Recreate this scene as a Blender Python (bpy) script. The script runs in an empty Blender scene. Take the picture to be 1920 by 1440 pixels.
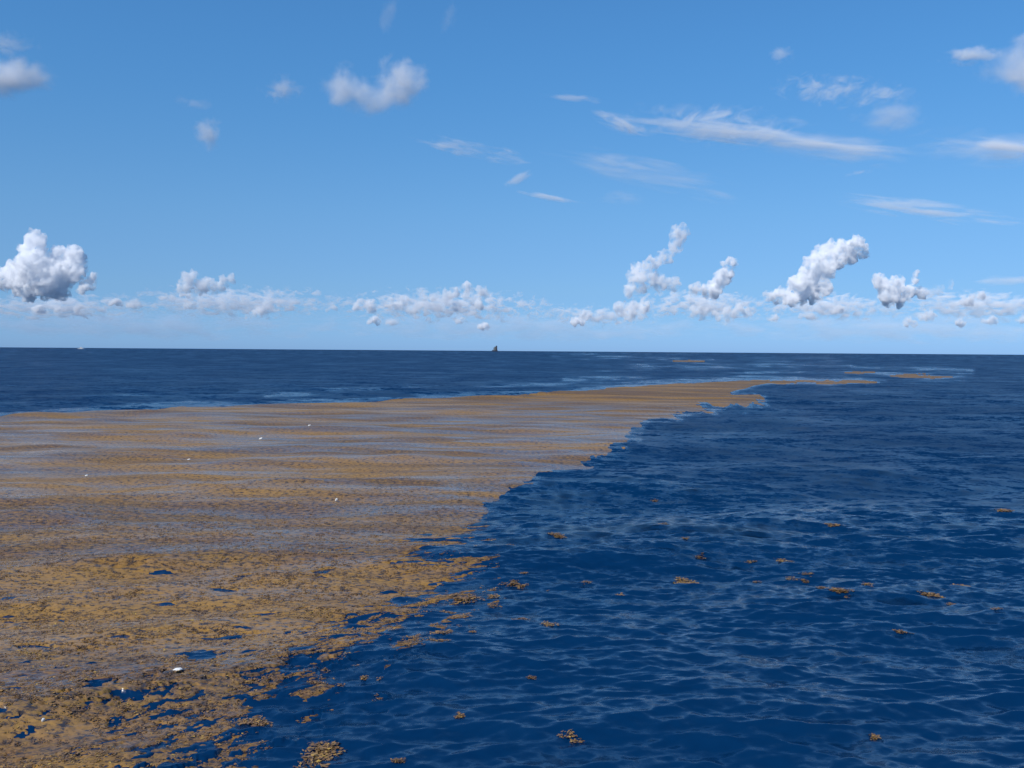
import bpy, bmesh, math, random
import numpy as np
from mathutils import Vector, Matrix, noise as mnoise

sc = bpy.context.scene
col = sc.collection
R = math.radians

# ------------------------------------------------------------------ camera
CAM_H = 5.0
F = 1884.0                       # focal length in pixels of the 1920 wide photograph
PITCH = math.atan(62.0 / F)      # looking slightly down
ROLL = math.atan(14.0 / 1920.0)  # horizon falls to the right
cam_d = bpy.data.cameras.new('camera')
cam = bpy.data.objects.new('camera', cam_d)
col.objects.link(cam)
cam_d.sensor_width = 36.0
cam_d.lens = 36.0 * F / 1920.0
cam_d.clip_start = 0.1
cam_d.clip_end = 200000.0
CAM_ROT = Matrix.Rotation(R(90) - PITCH, 3, 'X') @ Matrix.Rotation(ROLL, 3, 'Z')
cam.matrix_world = Matrix.Translation((0, 0, CAM_H)) @ CAM_ROT.to_4x4()
sc.camera = cam

# ------------------------------------------------------------------ world, sun, exposure
SUN_EL, SUN_AZ = R(46), R(-138)      # azimuth clockwise from +Y : behind the camera, to the left
world = bpy.data.worlds.new('World')
sc.world = world
world.use_nodes = True
wn, wl = world.node_tree.nodes, world.node_tree.links
wn.clear()
sky = wn.new('ShaderNodeTexSky')
sky.sky_type = 'NISHITA'
sky.sun_disc = False
sky.sun_elevation = SUN_EL
sky.sun_rotation = SUN_AZ
sky.altitude = 0
sky.air_density = 1.0
sky.dust_density = 0.3
sky.ozone_density = 4.0
bg = wn.new('ShaderNodeBackground')
bg.inputs['Strength'].default_value = 0.105
# the clean blue of this sky: the air's tint by height above the horizon
tcw = wn.new('ShaderNodeTexCoord')
sep = wn.new('ShaderNodeSeparateXYZ')
wl.new(tcw.outputs['Generated'], sep.inputs[0])
tint = wn.new('ShaderNodeValToRGB')
tint.color_ramp.interpolation = 'B_SPLINE'
TINT = [(0.0, (.40, .74, 1.62)), (0.03, (.39, .69, 1.27)), (0.06, (.42, .66, 1.09)), (0.135, (.54, .81, 1.06)), (0.24, (.49, .93, 1.22)), (0.34, (.52, 1.02, 1.33)), (1.0, (.50, 1.0, 1.3))]
while len(tint.color_ramp.elements) < len(TINT): tint.color_ramp.elements.new(0.5)
for e_, (p_, c_) in zip(tint.color_ramp.elements, TINT):
    e_.position = p_
    e_.color = (c_[0] / 2, c_[1] / 2, c_[2] / 2, 1)
wl.new(sep.outputs['Z'], tint.inputs[0])
hs = wn.new('ShaderNodeVectorMath')
hs.operation = 'MULTIPLY'
wl.new(tint.outputs[0], hs.inputs[1])
out = wn.new('ShaderNodeOutputWorld')
wl.new(sky.outputs[0], hs.inputs[0])
dbl = wn.new('ShaderNodeVectorMath')
dbl.operation = 'SCALE'
dbl.inputs['Scale'].default_value = 2.0          # the tint ramp holds half values
wl.new(hs.outputs[0], dbl.inputs[0])
wl.new(dbl.outputs[0], bg.inputs['Color'])
wl.new(bg.outputs[0], out.inputs['Surface'])

sun_d = bpy.data.lights.new('sun', 'SUN')
sun_d.energy = 4.2
sun_d.angle = R(0.5)
sun_d.color = (1.0, 0.95, 0.88)
sun = bpy.data.objects.new('sun', sun_d)
col.objects.link(sun)
sdir = Vector((math.sin(SUN_AZ) * math.cos(SUN_EL), math.cos(SUN_AZ) * math.cos(SUN_EL), math.sin(SUN_EL)))
sun.rotation_euler = sdir.to_track_quat('Z', 'Y').to_euler()

sc.view_settings.view_transform = 'Standard'
sc.view_settings.look = 'None'
sc.view_settings.exposure = 0.0
sc.view_settings.gamma = 1.0
sc.view_settings.use_curve_mapping = False
sc.cycles.volume_bounces = 32
sc.cycles.max_bounces = 36
sc.cycles.transparent_max_bounces = 40
sc.cycles.use_denoising = True

# ------------------------------------------------------------------ helpers
CR = np.array(CAM_ROT)

def ray(px, py):
    """direction in the world of a point of the 1920x1440 photograph"""
    v = np.array([(px - 960.0) / F, -(py - 720.0) / F, -1.0])
    v = CR @ v
    return v / np.linalg.norm(v)

def ground(px, py):
    d = ray(px, py)
    t = CAM_H / -d[2]
    return d[0] * t, d[1] * t

def sky_point(px, py, dist):
    d = ray(px, py)
    t = dist / d[1]
    return Vector((d[0] * t, dist, CAM_H + d[2] * t))

def tag(o, label=None, cat=None, group=None, kind=None):
    if label: o['label'] = label
    if cat: o['category'] = cat
    if group: o['group'] = group
    if kind: o['kind'] = kind
    return o

def link_mesh(name, me, parent=None):
    o = bpy.data.objects.new(name, me)
    col.objects.link(o)
    if parent: o.parent = parent
    return o

def mat(name):
    m = bpy.data.materials.new(name)
    m.use_nodes = True
    n = m.node_tree.nodes
    for x in list(n):
        n.remove(x)
    return m, n, m.node_tree.links

def new(n, t, **kw):
    x = n.new(t)
    for k, v in kw.items():
        if k.startswith('i_'):
            x.inputs[k[2:].replace('_', ' ')].default_value = v
        else:
            setattr(x, k, v)
    return x

def math_node(n, l, op, a, b=None, clamp=False):
    x = n.new('ShaderNodeMath')
    x.operation = op
    x.use_clamp = clamp
    for i, v in enumerate((a, b)):
        if v is None: continue
        if isinstance(v, (int, float)): x.inputs[i].default_value = v
        else: l.new(v, x.inputs[i])
    return x.outputs[0]

def ramp(n, l, src, stops, interp='LINEAR'):
    x = n.new('ShaderNodeValToRGB')
    cr = x.color_ramp
    cr.interpolation = interp
    while len(cr.elements) < len(stops): cr.elements.new(0.5)
    for e, (p, c) in zip(cr.elements, stops):
        e.position = p
        e.color = (c, c, c, 1) if isinstance(c, (int, float)) else (*c, 1)
    l.new(src, x.inputs[0])
    return x.outputs[0]

def smooth(x, a, b):
    t = np.clip((x - a) / (b - a), 0, 1)
    return t * t * (3 - 2 * t)

# value noise in numpy, vectorised (2D)
_rs = np.random.RandomState(7)
_tab = _rs.rand(512, 512).astype(np.float32)

def vnoise(x, y, seed=0):
    x = x + seed * 37.13; y = y + seed * 91.7
    xi = np.floor(x).astype(np.int64); yi = np.floor(y).astype(np.int64)
    fx = x - xi; fy = y - yi
    fx = fx * fx * (3 - 2 * fx); fy = fy * fy * (3 - 2 * fy)
    a = _tab[xi & 511, yi & 511]; b = _tab[(xi + 1) & 511, yi & 511]
    c = _tab[xi & 511, (yi + 1) & 511]; d = _tab[(xi + 1) & 511, (yi + 1) & 511]
    return (a * (1 - fx) + b * fx) * (1 - fy) + (c * (1 - fx) + d * fx) * fy

def fbm(x, y, octaves=4, seed=0, gain=0.5):
    s = 0; amp = 1; tot = 0
    for i in range(octaves):
        ca, sa = math.cos(0.6 * i), math.sin(0.6 * i)
        s = s + amp * vnoise((x * ca - y * sa) * 2 ** i, (x * sa + y * ca) * 2 ** i, seed + i * 3)
        tot += amp; amp *= gain
    return s / tot

# ------------------------------------------------------------------ the mat's outline on the water (metres)
def poly(pts):
    return np.array([ground(*p) for p in pts])

MAT = poly([(-420, 850), (-200, 806), (0, 783), (200, 768), (430, 762), (640, 755), (900, 745), (1060, 737), (1140, 730), (1260, 722),
            (1380, 716), (1442, 715), (1400, 725), (1340, 742), (1425, 744), (1400, 752), (1300, 764), (1240, 776), (1205, 790), (1190, 806), (1165, 832),
            (1090, 858), (1040, 880), (985, 905), (930, 935), (880, 962), (830, 1000), (800, 1040), (850, 1070),
            (815, 1095), (775, 1130), (730, 1170), (680, 1205), (600, 1240), (560, 1285), (470, 1325), (420, 1380),
            (450, 1440), (430, 1540), (-200, 1900), (-1300, 1900), (-1300, 850)])
_m = MAT[MAT[:, 1] > 3.0]
MAT_UV = np.stack([_m[:, 0] / _m[:, 1] * F, CAM_H / _m[:, 1] * F], 1)
FILAMENTS = [([(1430, 717), (1500, 716), (1580, 716.5), (1650, 717)], 1.9),
             ([(1545, 712), (1610, 711)], 0.0),
             ([(1585, 698.5), (1650, 699)], 1.5),
             ([(1670, 705), (1730, 705), (1785, 707)], 2.0),
             ([(1262, 677), (1320, 677.5)], 0.7),
             ([(1310, 661.5), (1330, 661.7)], 0.0)]

def as_angles(pts):
    """photo points -> bearing and depression seen from the deck, in pixels; shapes far out are given this way"""
    g = np.array([ground(*p) for p in pts])
    return np.stack([g[:, 0] / g[:, 1] * F, CAM_H / g[:, 1] * F], 1)

def seg_dist(x, y, a, b):
    d = b - a
    t = np.clip(((x - a[0]) * d[0] + (y - a[1]) * d[1]) / (d @ d + 1e-12), 0, 1)
    return np.hypot(x - a[0] - t * d[0], y - a[1] - t * d[1])

def poly_sd(x, y, P):
    """signed distance, positive inside"""
    n = len(P)
    dist = np.full(x.shape, 1e9)
    inside = np.zeros(x.shape, bool)
    for i in range(n):
        a, b = P[i], P[(i + 1) % n]
        dist = np.minimum(dist, seg_dist(x, y, a, b))
        c = ((a[1] > y) != (b[1] > y)) & (x < (b[0] - a[0]) * (y - a[1]) / (b[1] - a[1] + 1e-12) + a[0])
        inside ^= c
    return np.where(inside, dist, -dist)

def mat_field(x, y):
    """>0 where floating weed closes the surface"""
    r = np.hypot(x, y)
    sd = poly_sd(x, y, MAT)
    w = r / 20.0                                  # the frayed belt is wider far off (whole rafts), finer close by
    # fraying: fingers drawn out along the wave crests
    th = R(3) + R(36) * smooth(-r, -36, -14)         # fingers lie along the wave crests, which swing round close by
    ga, gb = x * np.cos(th) + y * np.sin(th), -x * np.sin(th) + y * np.cos(th)
    fr = fbm(ga / (1.9 * w), gb / (0.42 * w), 5, 1, 0.62) - 0.5
    fr2 = fbm(ga / 0.6, gb / 0.17, 3, 11, 0.6) - 0.5
    f = sd / (1.0 * w) + fr * 5.6 + fr2 * 2.4 * smooth(-r, -60, -25) + 0.25
    # farther off the edge is set out by bearing and depression; the side toward the boat frays, the far side is cleaner
    far = smooth(r, 26, 38)
    yy = np.maximum(y, 1.0)
    U, V = x / yy * F, CAM_H / yy * F
    sdp = poly_sd(U, V, MAT_UV)
    lower = smooth(V + 0.055 * U, 92, 112)
    k = (V / 200.0).clip(0.35, 2.0) ** 0.7
    frp = fbm(U / (60 * k), V / (6.5 * k), 5, 15, 0.62) - 0.5
    f = f * (1 - far) + (sdp / (3.0 + 5.0 * lower) + frp * (1.6 + 4.2 * lower) + (fbm(U / (30 * k), V / (1.7 * k), 3, 17, 0.6) - 0.5) * 4.5 * lower + 0.2 * lower) * far
    f = np.where((y < 8) & (far > 0.5), -9, f)
    f = np.minimum(f, 2.5)
    # holes of open water in the near part of the mat
    nearpart = smooth(-r, -24, -15)
    h = fbm(ga / 0.5, gb / 0.2, 4, 21, 0.62)
    near_edge = smooth(-sd, -5.0, -0.5)
    hole = smooth(h, 0.69 - 0.12 * near_edge, 0.76) * nearpart
    f = f - hole * 3.6
    h3 = fbm(ga / 0.24, gb / 0.12, 3, 25, 0.6)
    f = f - smooth(h3, 0.62 - 0.07 * near_edge, 0.71) * 3.4 * smooth(-r, -22, -14)
    h2 = fbm(x / 0.9, y / 0.5, 3, 5)
    f = f - smooth(h2, 0.66, 0.8) * 3.0 * smooth(-r, -34, -22)
    # thin filaments beyond the tip
    yy = np.maximum(y, 1.0)
    U, V = x / yy * F, CAM_H / yy * F
    for pts, wd in FILAMENTS:
        if wd <= 0: continue
        P = as_angles(pts)
        d = np.full(x.shape, 1e9)
        for i in range(len(P) - 1):
            d = np.minimum(d, seg_dist(U, V, P[i], P[i + 1]))
        f = np.maximum(f, np.where((y > 60) & (d < 20), (wd * 1.8 * smooth(np.minimum(U - P[:, 0].min(), P[:, 0].max() - U), -4, 40) * smooth(fbm(U / 16, V / 3, 4, 31), 0.28, 0.6) - d) * 1.8, -9))
    return f

SLICKS = [  # (points, half width in photo pixels, strength): calm water that mirrors the low sky
    ([(-100, 786), (200, 765), (430, 759), (640, 752), (900, 742), (1060, 734), (1260, 719), (1450, 712), (1660, 713)], 4.0, 1.0),
    ([(500, 740), (700, 728), (880, 721), (1060, 720), (1240, 716)], 3.0, 0.75),
    ([(0, 744), (120, 741), (330, 741)], 2.2, 0.45),
    ([(1060, 712), (1250, 712), (1460, 708), (1640, 708), (1800, 704)], 3.4, 0.9),
    ([(1120, 687), (1300, 686), (1500, 690)], 2.6, 0.75),
    ([(1040, 667), (1200, 670), (1400, 675)], 2.4, 0.6),
    ([(1380, 672), (1530, 680), (1620, 690)], 3.0, 0.6),
    ([(1400, 700), (1560, 697), (1820, 696)], 2.6, 0.7),
    ([(1480, 686), (1600, 686)], 1.8, 0.7),
    ([(450, 733), (560, 731)], 1.8, 0.4),
]

def slick_field(x, y):
    r = np.hypot(x, y)
    px_m = r * r / (CAM_H * F)
    s = np.zeros(x.shape)
    yy = np.maximum(y, 1.0)
    U, V = x / yy * F, CAM_H / yy * F
    wob = (fbm(U / 90, V / 6, 3, 41) - 0.5)
    brk = fbm(U / 60, V / 2.5, 4, 45, 0.6)
    for n_, (pts, wd, st) in enumerate(SLICKS):
        base = 0.7 if n_ == 0 else 0.12
        wd = wd * (1.35 if n_ < 3 else 2.2)
        st = st * (0.95 if n_ == 0 else 0.78)
        P = as_angles(pts)
        d = np.full(x.shape, 1e9)
        for i in range(len(P) - 1):
            d = np.minimum(d, seg_dist(U, V, P[i], P[i + 1]))
        q_ = d / wd + wob * 4.0
        s = np.maximum(s, np.where(y > 50, st * smooth(-q_, -1.7, 0.5) * (base + (1 - base) * smooth(brk, 0.32, 0.72)), 0))
    return s

# ------------------------------------------------------------------ waves: a sum of directional components
_w = random.Random(11)
WAVES = []
def add_band(n, l0, l1, slope, spread, mean=0.0):
    """slope: rms slope of the band"""
    for i in range(n):
        lam = l0 * (l1 / l0) ** ((i + _w.random()) / n)
        k = 2 * math.pi / lam
        a = slope * math.sqrt(2.0 / n) / k
        th = mean + _w.gauss(0, spread)
        WAVES.append((k * math.sin(th), -k * math.cos(th), k, a, _w.random() * 6.2832, lam))
RINGS = []      # waves thrown back from the hull the picture is taken from: curved crests
for i in range(10):
    lam = 1.5 * (5.0 / 1.5) ** ((i + _w.random()) / 10)
    RINGS.append((3 + _w.uniform(-3, 3), 2 + _w.uniform(-3, 3), 2 * math.pi / lam, 0.095 * math.sqrt(2 / 10) * lam / 6.2832, _w.random() * 6.28, lam))
add_band(10, 5.5, 16.0, 0.050, 0.34, R(12))
add_band(16, 2.0, 5.5, 0.045, 0.50, R(6))
add_band(34, 0.8, 2.2, 0.085, 0.38, R(-4))
add_band(60, 0.28, 0.8, 0.175, 0.42, R(-2))
add_band(30, 0.12, 0.30, 0.100, 0.6, 0.0)

def surface(x, y, spacing, damp, calm):
    """displacement of the surface and the rms slope the mesh is too coarse to carry"""
    z = np.zeros(x.shape); dx = np.zeros(x.shape); dy = np.zeros(x.shape); lost = np.zeros(x.shape)
    gust = 0.82 + 0.40 * fbm(x / 9.0, y / 6.0, 3, 51)
    for kx, ky, k, a, ph, lam in WAVES:
        f = np.clip((lam / spacing - 2.4) / 2.4, 0, 1)
        f = np.where(spacing * 2.4 > lam, 0, f)
        short = smooth(-math.log(lam), -math.log(4.0), -math.log(0.7))       # 0 long waves .. 1 ripples
        g = (1 + damp * (0.10 * (1 - short) - 0.85 * short)) * (1 - calm * (0.2 + 0.55 * short))
        g = g * (1 + (gust - 1) * short)
        lost += (k * a) ** 2 / 2 * (1 - f * f) * g * g
        if lam < 0.9:
            sel = f > 0
            if not sel.any(): continue
            p = kx * x[sel] + ky * y[sel] + ph
            A = a * f[sel] * g[sel]
            s_, c_ = np.sin(p), np.cos(p)
            z[sel] += A * c_; dx[sel] -= 0.65 * A * kx / k * s_; dy[sel] -= 0.65 * A * ky / k * s_
        else:
            p = kx * x + ky * y + ph
            A = a * f * g
            s_, c_ = np.sin(p), np.cos(p)
            z += A * c_; dx -= 0.9 * A * kx / k * s_; dy -= 0.9 * A * ky / k * s_
    reach = smooth(-np.hypot(x, y), -60, -20)
    for cx, cy, k, a, ph, lam in RINGS:
        f = np.clip((lam / spacing - 2.2) / 3.0, 0, 1) * reach
        rx, ry = x - cx, y - cy
        d = np.hypot(rx, ry) + 0.01
        p = k * d + ph + 1.5 * np.sin(rx * 0.21 + ph) 
        A = a * f * (1 - 0.15 * damp) * (1 - 0.82 * (1 - damp))
        z += A * np.cos(p); dx -= 0.4 * A * rx / d * np.sin(p); dy -= 0.4 * A * ry / d * np.sin(p)
    return x + dx, y + dy, z, np.sqrt(lost)

def row_spacing(r):
    return np.maximum(0.035, r * r / (CAM_H * 1005.0) * np.where(r < 130, 0.58, 0.85))

# polar sheet, rows packed like 1/r near, reaching the horizon
rows = [4.5]
while rows[-1] < 60000:
    rows.append(rows[-1] + max(0.035 if rows[-1] > 9 else 0.15, rows[-1] ** 2 / (CAM_H * 1005.0) * (0.58 if rows[-1] < 130 else 0.85)))
    if len(rows) > 1300: break
rows = np.array(rows)
if rows[-1] < 60000: rows = np.append(rows, [rows[-1] * 3, 60000])
fine = np.arange(-31.0, 31.001, 0.061)
coarse = np.concatenate([np.arange(31.4, 50, 0.5), np.arange(50, 180, 4.0)])
ang = np.radians(np.concatenate([-coarse[::-1], fine, coarse]))
NR, NA = len(rows), len(ang)
RR, AA = np.meshgrid(rows, ang, indexing='ij')
X0 = (RR * np.sin(AA)).ravel(); Y0 = (RR * np.cos(AA)).ravel()
SP = np.maximum(row_spacing(RR), RR * 0.00100)
wide = (np.abs(AA) > R(31.2))
SP = np.where(wide, np.maximum(SP, RR * np.where(np.abs(AA) > R(50), 0.07, 0.0087)), SP).ravel()
MF = mat_field(X0, Y0)
DAMP = smooth(MF, -2.8, 1.5)
CALM = slick_field(X0, Y0)
XS, YS, ZS, LOST = surface(X0, Y0, SP, DAMP, CALM)

def grid_mesh(name, co, quads, attrs):
    me = bpy.data.meshes.new(name)
    me.vertices.add(len(co)); me.vertices.foreach_set('co', co.astype(np.float32).ravel())
    nq = len(quads)
    me.loops.add(nq * 4); me.loops.foreach_set('vertex_index', quads.astype(np.int32).ravel())
    me.polygons.add(nq)
    me.polygons.foreach_set('loop_start', np.arange(0, nq * 4, 4, dtype=np.int32))
    me.polygons.foreach_set('use_smooth', np.ones(nq, bool))
    for k, v in attrs.items():
        a = me.attributes.new(k, 'FLOAT', 'POINT')
        a.data.foreach_set('value', v.astype(np.float32))
    me.update(calc_edges=True)
    return me

idx = np.arange(NR * NA).reshape(NR, NA)
q = np.stack([idx[:-1, :-1], idx[:-1, 1:], idx[1:, 1:], idx[1:, :-1]], -1).reshape(-1, 4)[:, ::-1]
sea = link_mesh('sea_water', grid_mesh('sea_water', np.stack([XS, YS, ZS], 1), q, {'lost': LOST, 'calm': CALM, 'weed': DAMP}))
tag(sea, kind='structure')

# ------------------------------------------------------------------ water material
def slope_normal(n, l, scales, amp_out, name='lost'):
    """normal tilted by band noise; the tilt is read straight from the noise, so it averages right at any distance"""
    geo = n.new('ShaderNodeNewGeometry')
    total = None
    for sx, sy, wgt, det in scales:
        mp = new(n, 'ShaderNodeMapping')
        mp.inputs['Scale'].default_value = (sx, sy, 1)
        l.new(geo.outputs['Position'], mp.inputs['Vector'])
        nz = new(n, 'ShaderNodeTexNoise', noise_dimensions='2D')
        nz.inputs['Scale'].default_value = 1.0
        nz.inputs['Detail'].default_value = det
        nz.inputs['Roughness'].default_value = 0.55
        l.new(mp.outputs[0], nz.inputs['Vector'])
        sub = n.new('ShaderNodeVectorMath'); sub.operation = 'SUBTRACT'
        l.new(nz.outputs['Color'], sub.inputs[0]); sub.inputs[1].default_value = (0.5, 0.5, 0.5)
        sc_ = n.new('ShaderNodeVectorMath'); sc_.operation = 'MULTIPLY'
        l.new(sub.outputs[0], sc_.inputs[0]); sc_.inputs[1].default_value = (wgt * 0.6, wgt, 0)
        if total is None: total = sc_.outputs[0]
        else:
            ad = n.new('ShaderNodeVectorMath'); ad.operation = 'ADD'
            l.new(total, ad.inputs[0]); l.new(sc_.outputs[0], ad.inputs[1]); total = ad.outputs[0]
    m = n.new('ShaderNodeVectorMath'); m.operation = 'SCALE'
    l.new(total, m.inputs[0]); l.new(amp_out, m.inputs['Scale'])
    ad = n.new('ShaderNodeVectorMath'); ad.operation = 'ADD'
    l.new(geo.outputs['Normal'], ad.inputs[0]); l.new(m.outputs[0], ad.inputs[1])
    nm = n.new('ShaderNodeVectorMath'); nm.operation = 'NORMALIZE'
    l.new(ad.outputs[0], nm.inputs[0])
    return nm.outputs[0]

m_water, n, l = mat('sea_water')
at = new(n, 'ShaderNodeAttribute', attribute_name='lost')
atw = new(n, 'ShaderNodeAttribute', attribute_name='weed')
amp = math_node(n, l, 'MULTIPLY', at.outputs['Fac'], 1.25)
amp = math_node(n, l, 'ADD', amp, 0.055)
nrm = slope_normal(n, l, [(0.05, 0.10, 2.4, 2.0), (0.14, 0.26, 4.2, 2.0), (0.45, 0.80, 5.0, 2.0), (1.5, 2.8, 6.0, 2.0), (5.0, 9.0, 4.5, 2.0)], amp)
bs = new(n, 'ShaderNodeBsdfPrincipled')
bs.inputs['Base Color'].default_value = (0.0002, 0.0205, 0.070, 1)
rgh = math_node(n, l, 'SQRT', math_node(n, l, 'MAXIMUM', math_node(n, l, 'MULTIPLY', math_node(n, l, 'SUBTRACT', at.outputs['Fac'], 0.155), 2.4), 0.0))
l.new(math_node(n, l, 'MAXIMUM', rgh, 0.20), bs.inputs['Roughness'])     # waves too small to model, as roughness
bs.inputs['IOR'].default_value = 1.333
l.new(nrm, bs.inputs['Normal'])
o_ = new(n, 'ShaderNodeOutputMaterial'); l.new(bs.outputs[0], o_.inputs['Surface'])
sea.data.materials.append(m_water)

# ------------------------------------------------------------------ the mat of floating weed: a sheet that breaks the surface
sub = MF > -0.9
selrow = sub.reshape(NR, NA)
cell = (selrow[:-1, :-1] | selrow[:-1, 1:] | selrow[1:, 1:] | selrow[1:, :-1]).ravel() & (RR[:-1, :-1].ravel() < 900)
mq = q[cell]
used, inv = np.unique(mq, return_inverse=True)
mq = inv.reshape(-1, 4)
xm, ym = X0[used], Y0[used]
rm = np.hypot(xm, ym)
fm = MF[used]
lump = fbm(xm / 0.16, ym / 0.10, 3, 61, 0.6) - 0.5
lump2 = fbm(xm / 0.6, ym / 0.4, 3, 65) - 0.5
lift = np.clip(fm * 0.022, -0.03, 0.012) + lump * 0.036 * smooth(-rm, -45, -20) * smooth(fm, -0.5, 0.6) + 0.006 * np.maximum(1, rm / 60)
lift = lift + lump2 * 0.016 * smooth(fm, -0.5, 0.6)
mco = np.stack([XS[used], YS[used], ZS[used] + lift], 1)
weed = link_mesh('sargassum_mat', grid_mesh('sargassum_mat', mco, mq, {'lost': LOST[used], 'wet': (1.0 - 0.75 * smooth(rm, 62, 115)) * (1 - (1 - smooth(fm, -0.2, 0.5)) * smooth(-rm, -32, -22))}))
tag(weed, 'vast golden brown mat of floating seaweed spread over the sea at left', 'seaweed mat', kind='stuff')

m_weed, n, l = mat('floating_weed')
tc = n.new('ShaderNodeNewGeometry')
def noise_at(n, l, src, sx, sy, det, rough=0.6, out='Fac'):
    mp = new(n, 'ShaderNodeMapping'); mp.inputs['Scale'].default_value = (sx, sy, 1)
    l.new(src, mp.inputs['Vector'])
    nz = new(n, 'ShaderNodeTexNoise', noise_dimensions='2D')
    nz.inputs['Scale'].default_value = 1.0; nz.inputs['Detail'].default_value = det; nz.inputs['Roughness'].default_value = rough
    l.new(mp.outputs[0], nz.inputs['Vector'])
    return nz.outputs[out]
def mixc(n, l, f, a, b):
    x = n.new('ShaderNodeMix'); x.data_type = 'RGBA'
    if isinstance(f, float): x.inputs[0].default_value = f
    else: l.new(f, x.inputs[0])
    for i, v in ((6, a), (7, b)):
        if isinstance(v, tuple): x.inputs[i].default_value = (*v, 1)
        else: l.new(v, x.inputs[i])
    return x.outputs[2]
pos = tc.outputs['Position']
fine_n = noise_at(n, l, pos, 16, 24, 4, 0.7)
fine_2 = noise_at(n, l, pos, 7, 13, 3, 0.65)
mid_n = noise_at(n, l, pos, 0.35, 0.9, 4, 0.6)
big_n = noise_at(n, l, pos, 0.03, 0.24, 4, 0.6)
c1 = mixc(n, l, ramp(n, l, fine_n, [(0.36, 0.0), (0.60, 1.0)]), (0.065, 0.039, 0.027), (0.20, 0.118, 0.056))
c2 = mixc(n, l, ramp(n, l, fine_2, [(0.45, 0.0), (0.62, 1.0)]), c1, (0.20, 0.118, 0.027))
c3 = mixc(n, l, ramp(n, l, mid_n, [(0.40, 0.0), (0.62, 0.55)]), c2, (0.135, 0.072, 0.045))
c4 = mixc(n, l, ramp(n, l, big_n, [(0.46, 0.0), (0.62, 0.75)]), c3, (0.36, 0.195, 0.042))
spk = noise_at(n, l, pos, 5.0, 8.0, 5, 0.75)
c4 = mixc(n, l, ramp(n, l, spk, [(0.52, 0.0), (0.64, 0.85)]), c4, (0.27, 0.145, 0.042))
c5 = mixc(n, l, ramp(n, l, spk, [(0.38, 1.0), (0.50, 0.0)]), c4, (0.034, 0.028, 0.030))
bs = new(n, 'ShaderNodeBsdfPrincipled')
l.new(c5, bs.inputs['Base Color'])
bs.inputs['Roughness'].default_value = 0.7
l.new(math_node(n, l, 'MULTIPLY', new(n, 'ShaderNodeAttribute', attribute_name='wet').outputs['Fac'], 0.3), bs.inputs['Specular IOR Level'])
bs.inputs['Coat IOR'].default_value = 1.33
bs.inputs['Coat Roughness'].default_value = 0.22
film = ramp(n, l, noise_at(n, l, pos, 0.10, 0.62, 5, 0.68), [(0.40, 0.10), (0.58, 0.85)])
atw = new(n, 'ShaderNodeAttribute', attribute_name='wet')
l.new(math_node(n, l, 'MULTIPLY', film, atw.outputs['Fac']), bs.inputs['Coat Weight'])
atl = new(n, 'ShaderNodeAttribute', attribute_name='lost')
ampw = math_node(n, l, 'ADD', math_node(n, l, 'MULTIPLY', atl.outputs['Fac'], 1.0), 0.05)
l.new(slope_normal(n, l, [(0.1, 0.4, 1.6, 2.0), (2.0, 5.0, 2.0, 2.0), (9.0, 16.0, 1.5, 2.0)], ampw), bs.inputs['Coat Normal'])
l.new(slope_normal(n, l, [(9.0, 16.0, 5.0, 3.0)], math_node(n, l, 'ADD', ampw, 0.15)), bs.inputs['Normal'])
o_ = new(n, 'ShaderNodeOutputMaterial'); l.new(bs.outputs[0], o_.inputs['Surface'])
weed.data.materials.append(m_weed)

# ------------------------------------------------------------------ fronds: small leafy sprigs on the near part of the mat
def weed_leaf_material(name):
    m, n, l = mat(name)
    at = new(n, 'ShaderNodeAttribute', attribute_name='tone')
    c = ramp(n, l, at.outputs['Fac'], [(0.0, (0.042, 0.026, 0.02)), (0.35, (0.14, 0.080, 0.042)), (0.7, (0.27, 0.155, 0.055)), (1.0, (0.42, 0.27, 0.055))])
    bs = new(n, 'ShaderNodeBsdfPrincipled')
    l.new(c, bs.inputs['Base Color'])
    bs.inputs['Roughness'].default_value = 0.38
    bs.inputs['Specular IOR Level'].default_value = 0.5
    o_ = new(n, 'ShaderNodeOutputMaterial'); l.new(bs.outputs[0], o_.inputs['Surface'])
    return m
M_LEAF = weed_leaf_material('weed_leaf')

def leaves_mesh(name, cx, cy, cz, radius, per, rs, tone0, flat=0.35):
    """sprigs at the given centres: `per` four-cornered blades each, bent upward a little"""
    n_ = len(cx)
    N = n_ * per
    th = rs.rand(N) * 6.2832
    rad = np.repeat(radius, per)
    r0 = np.sqrt(rs.rand(N)) * rad * 0.8
    bx = np.repeat(cx, per) + np.cos(th) * r0; by = np.repeat(cy, per) + np.sin(th) * r0
    bz = np.repeat(cz, per) + rs.rand(N) * rad * 0.18
    ph = rs.rand(N) * 6.2832
    L = rad * (0.35 + 0.5 * rs.rand(N)); W = L * (0.16 + 0.16 * rs.rand(N))
    up = (rs.rand(N) - 0.25) * flat
    dx_, dy_ = np.cos(ph), np.sin(ph)
    tw = (rs.rand(N) - 0.5) * 1.2
    p0 = np.stack([bx - dx_ * L / 2, by - dy_ * L / 2, bz - up * L / 2], 1)
    p2 = np.stack([bx + dx_ * L / 2, by + dy_ * L / 2, bz + up * L / 2], 1)
    p1 = np.stack([bx - dy_ * W, by + dx_ * W, bz + W * tw], 1)
    p3 = np.stack([bx + dy_ * W, by - dx_ * W, bz - W * tw], 1)
    co = np.stack([p0, p1, p2, p3], 1).reshape(-1, 3)
    quads = np.arange(N * 4).reshape(-1, 4)[:, ::-1]
    tone = np.clip(np.repeat(tone0, per) + rs.randn(N) * 0.2, 0, 1)
    me = grid_mesh(name, co, quads, {'tone': np.repeat(tone, 4)})
    me.materials.append(M_LEAF)
    return me

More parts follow.
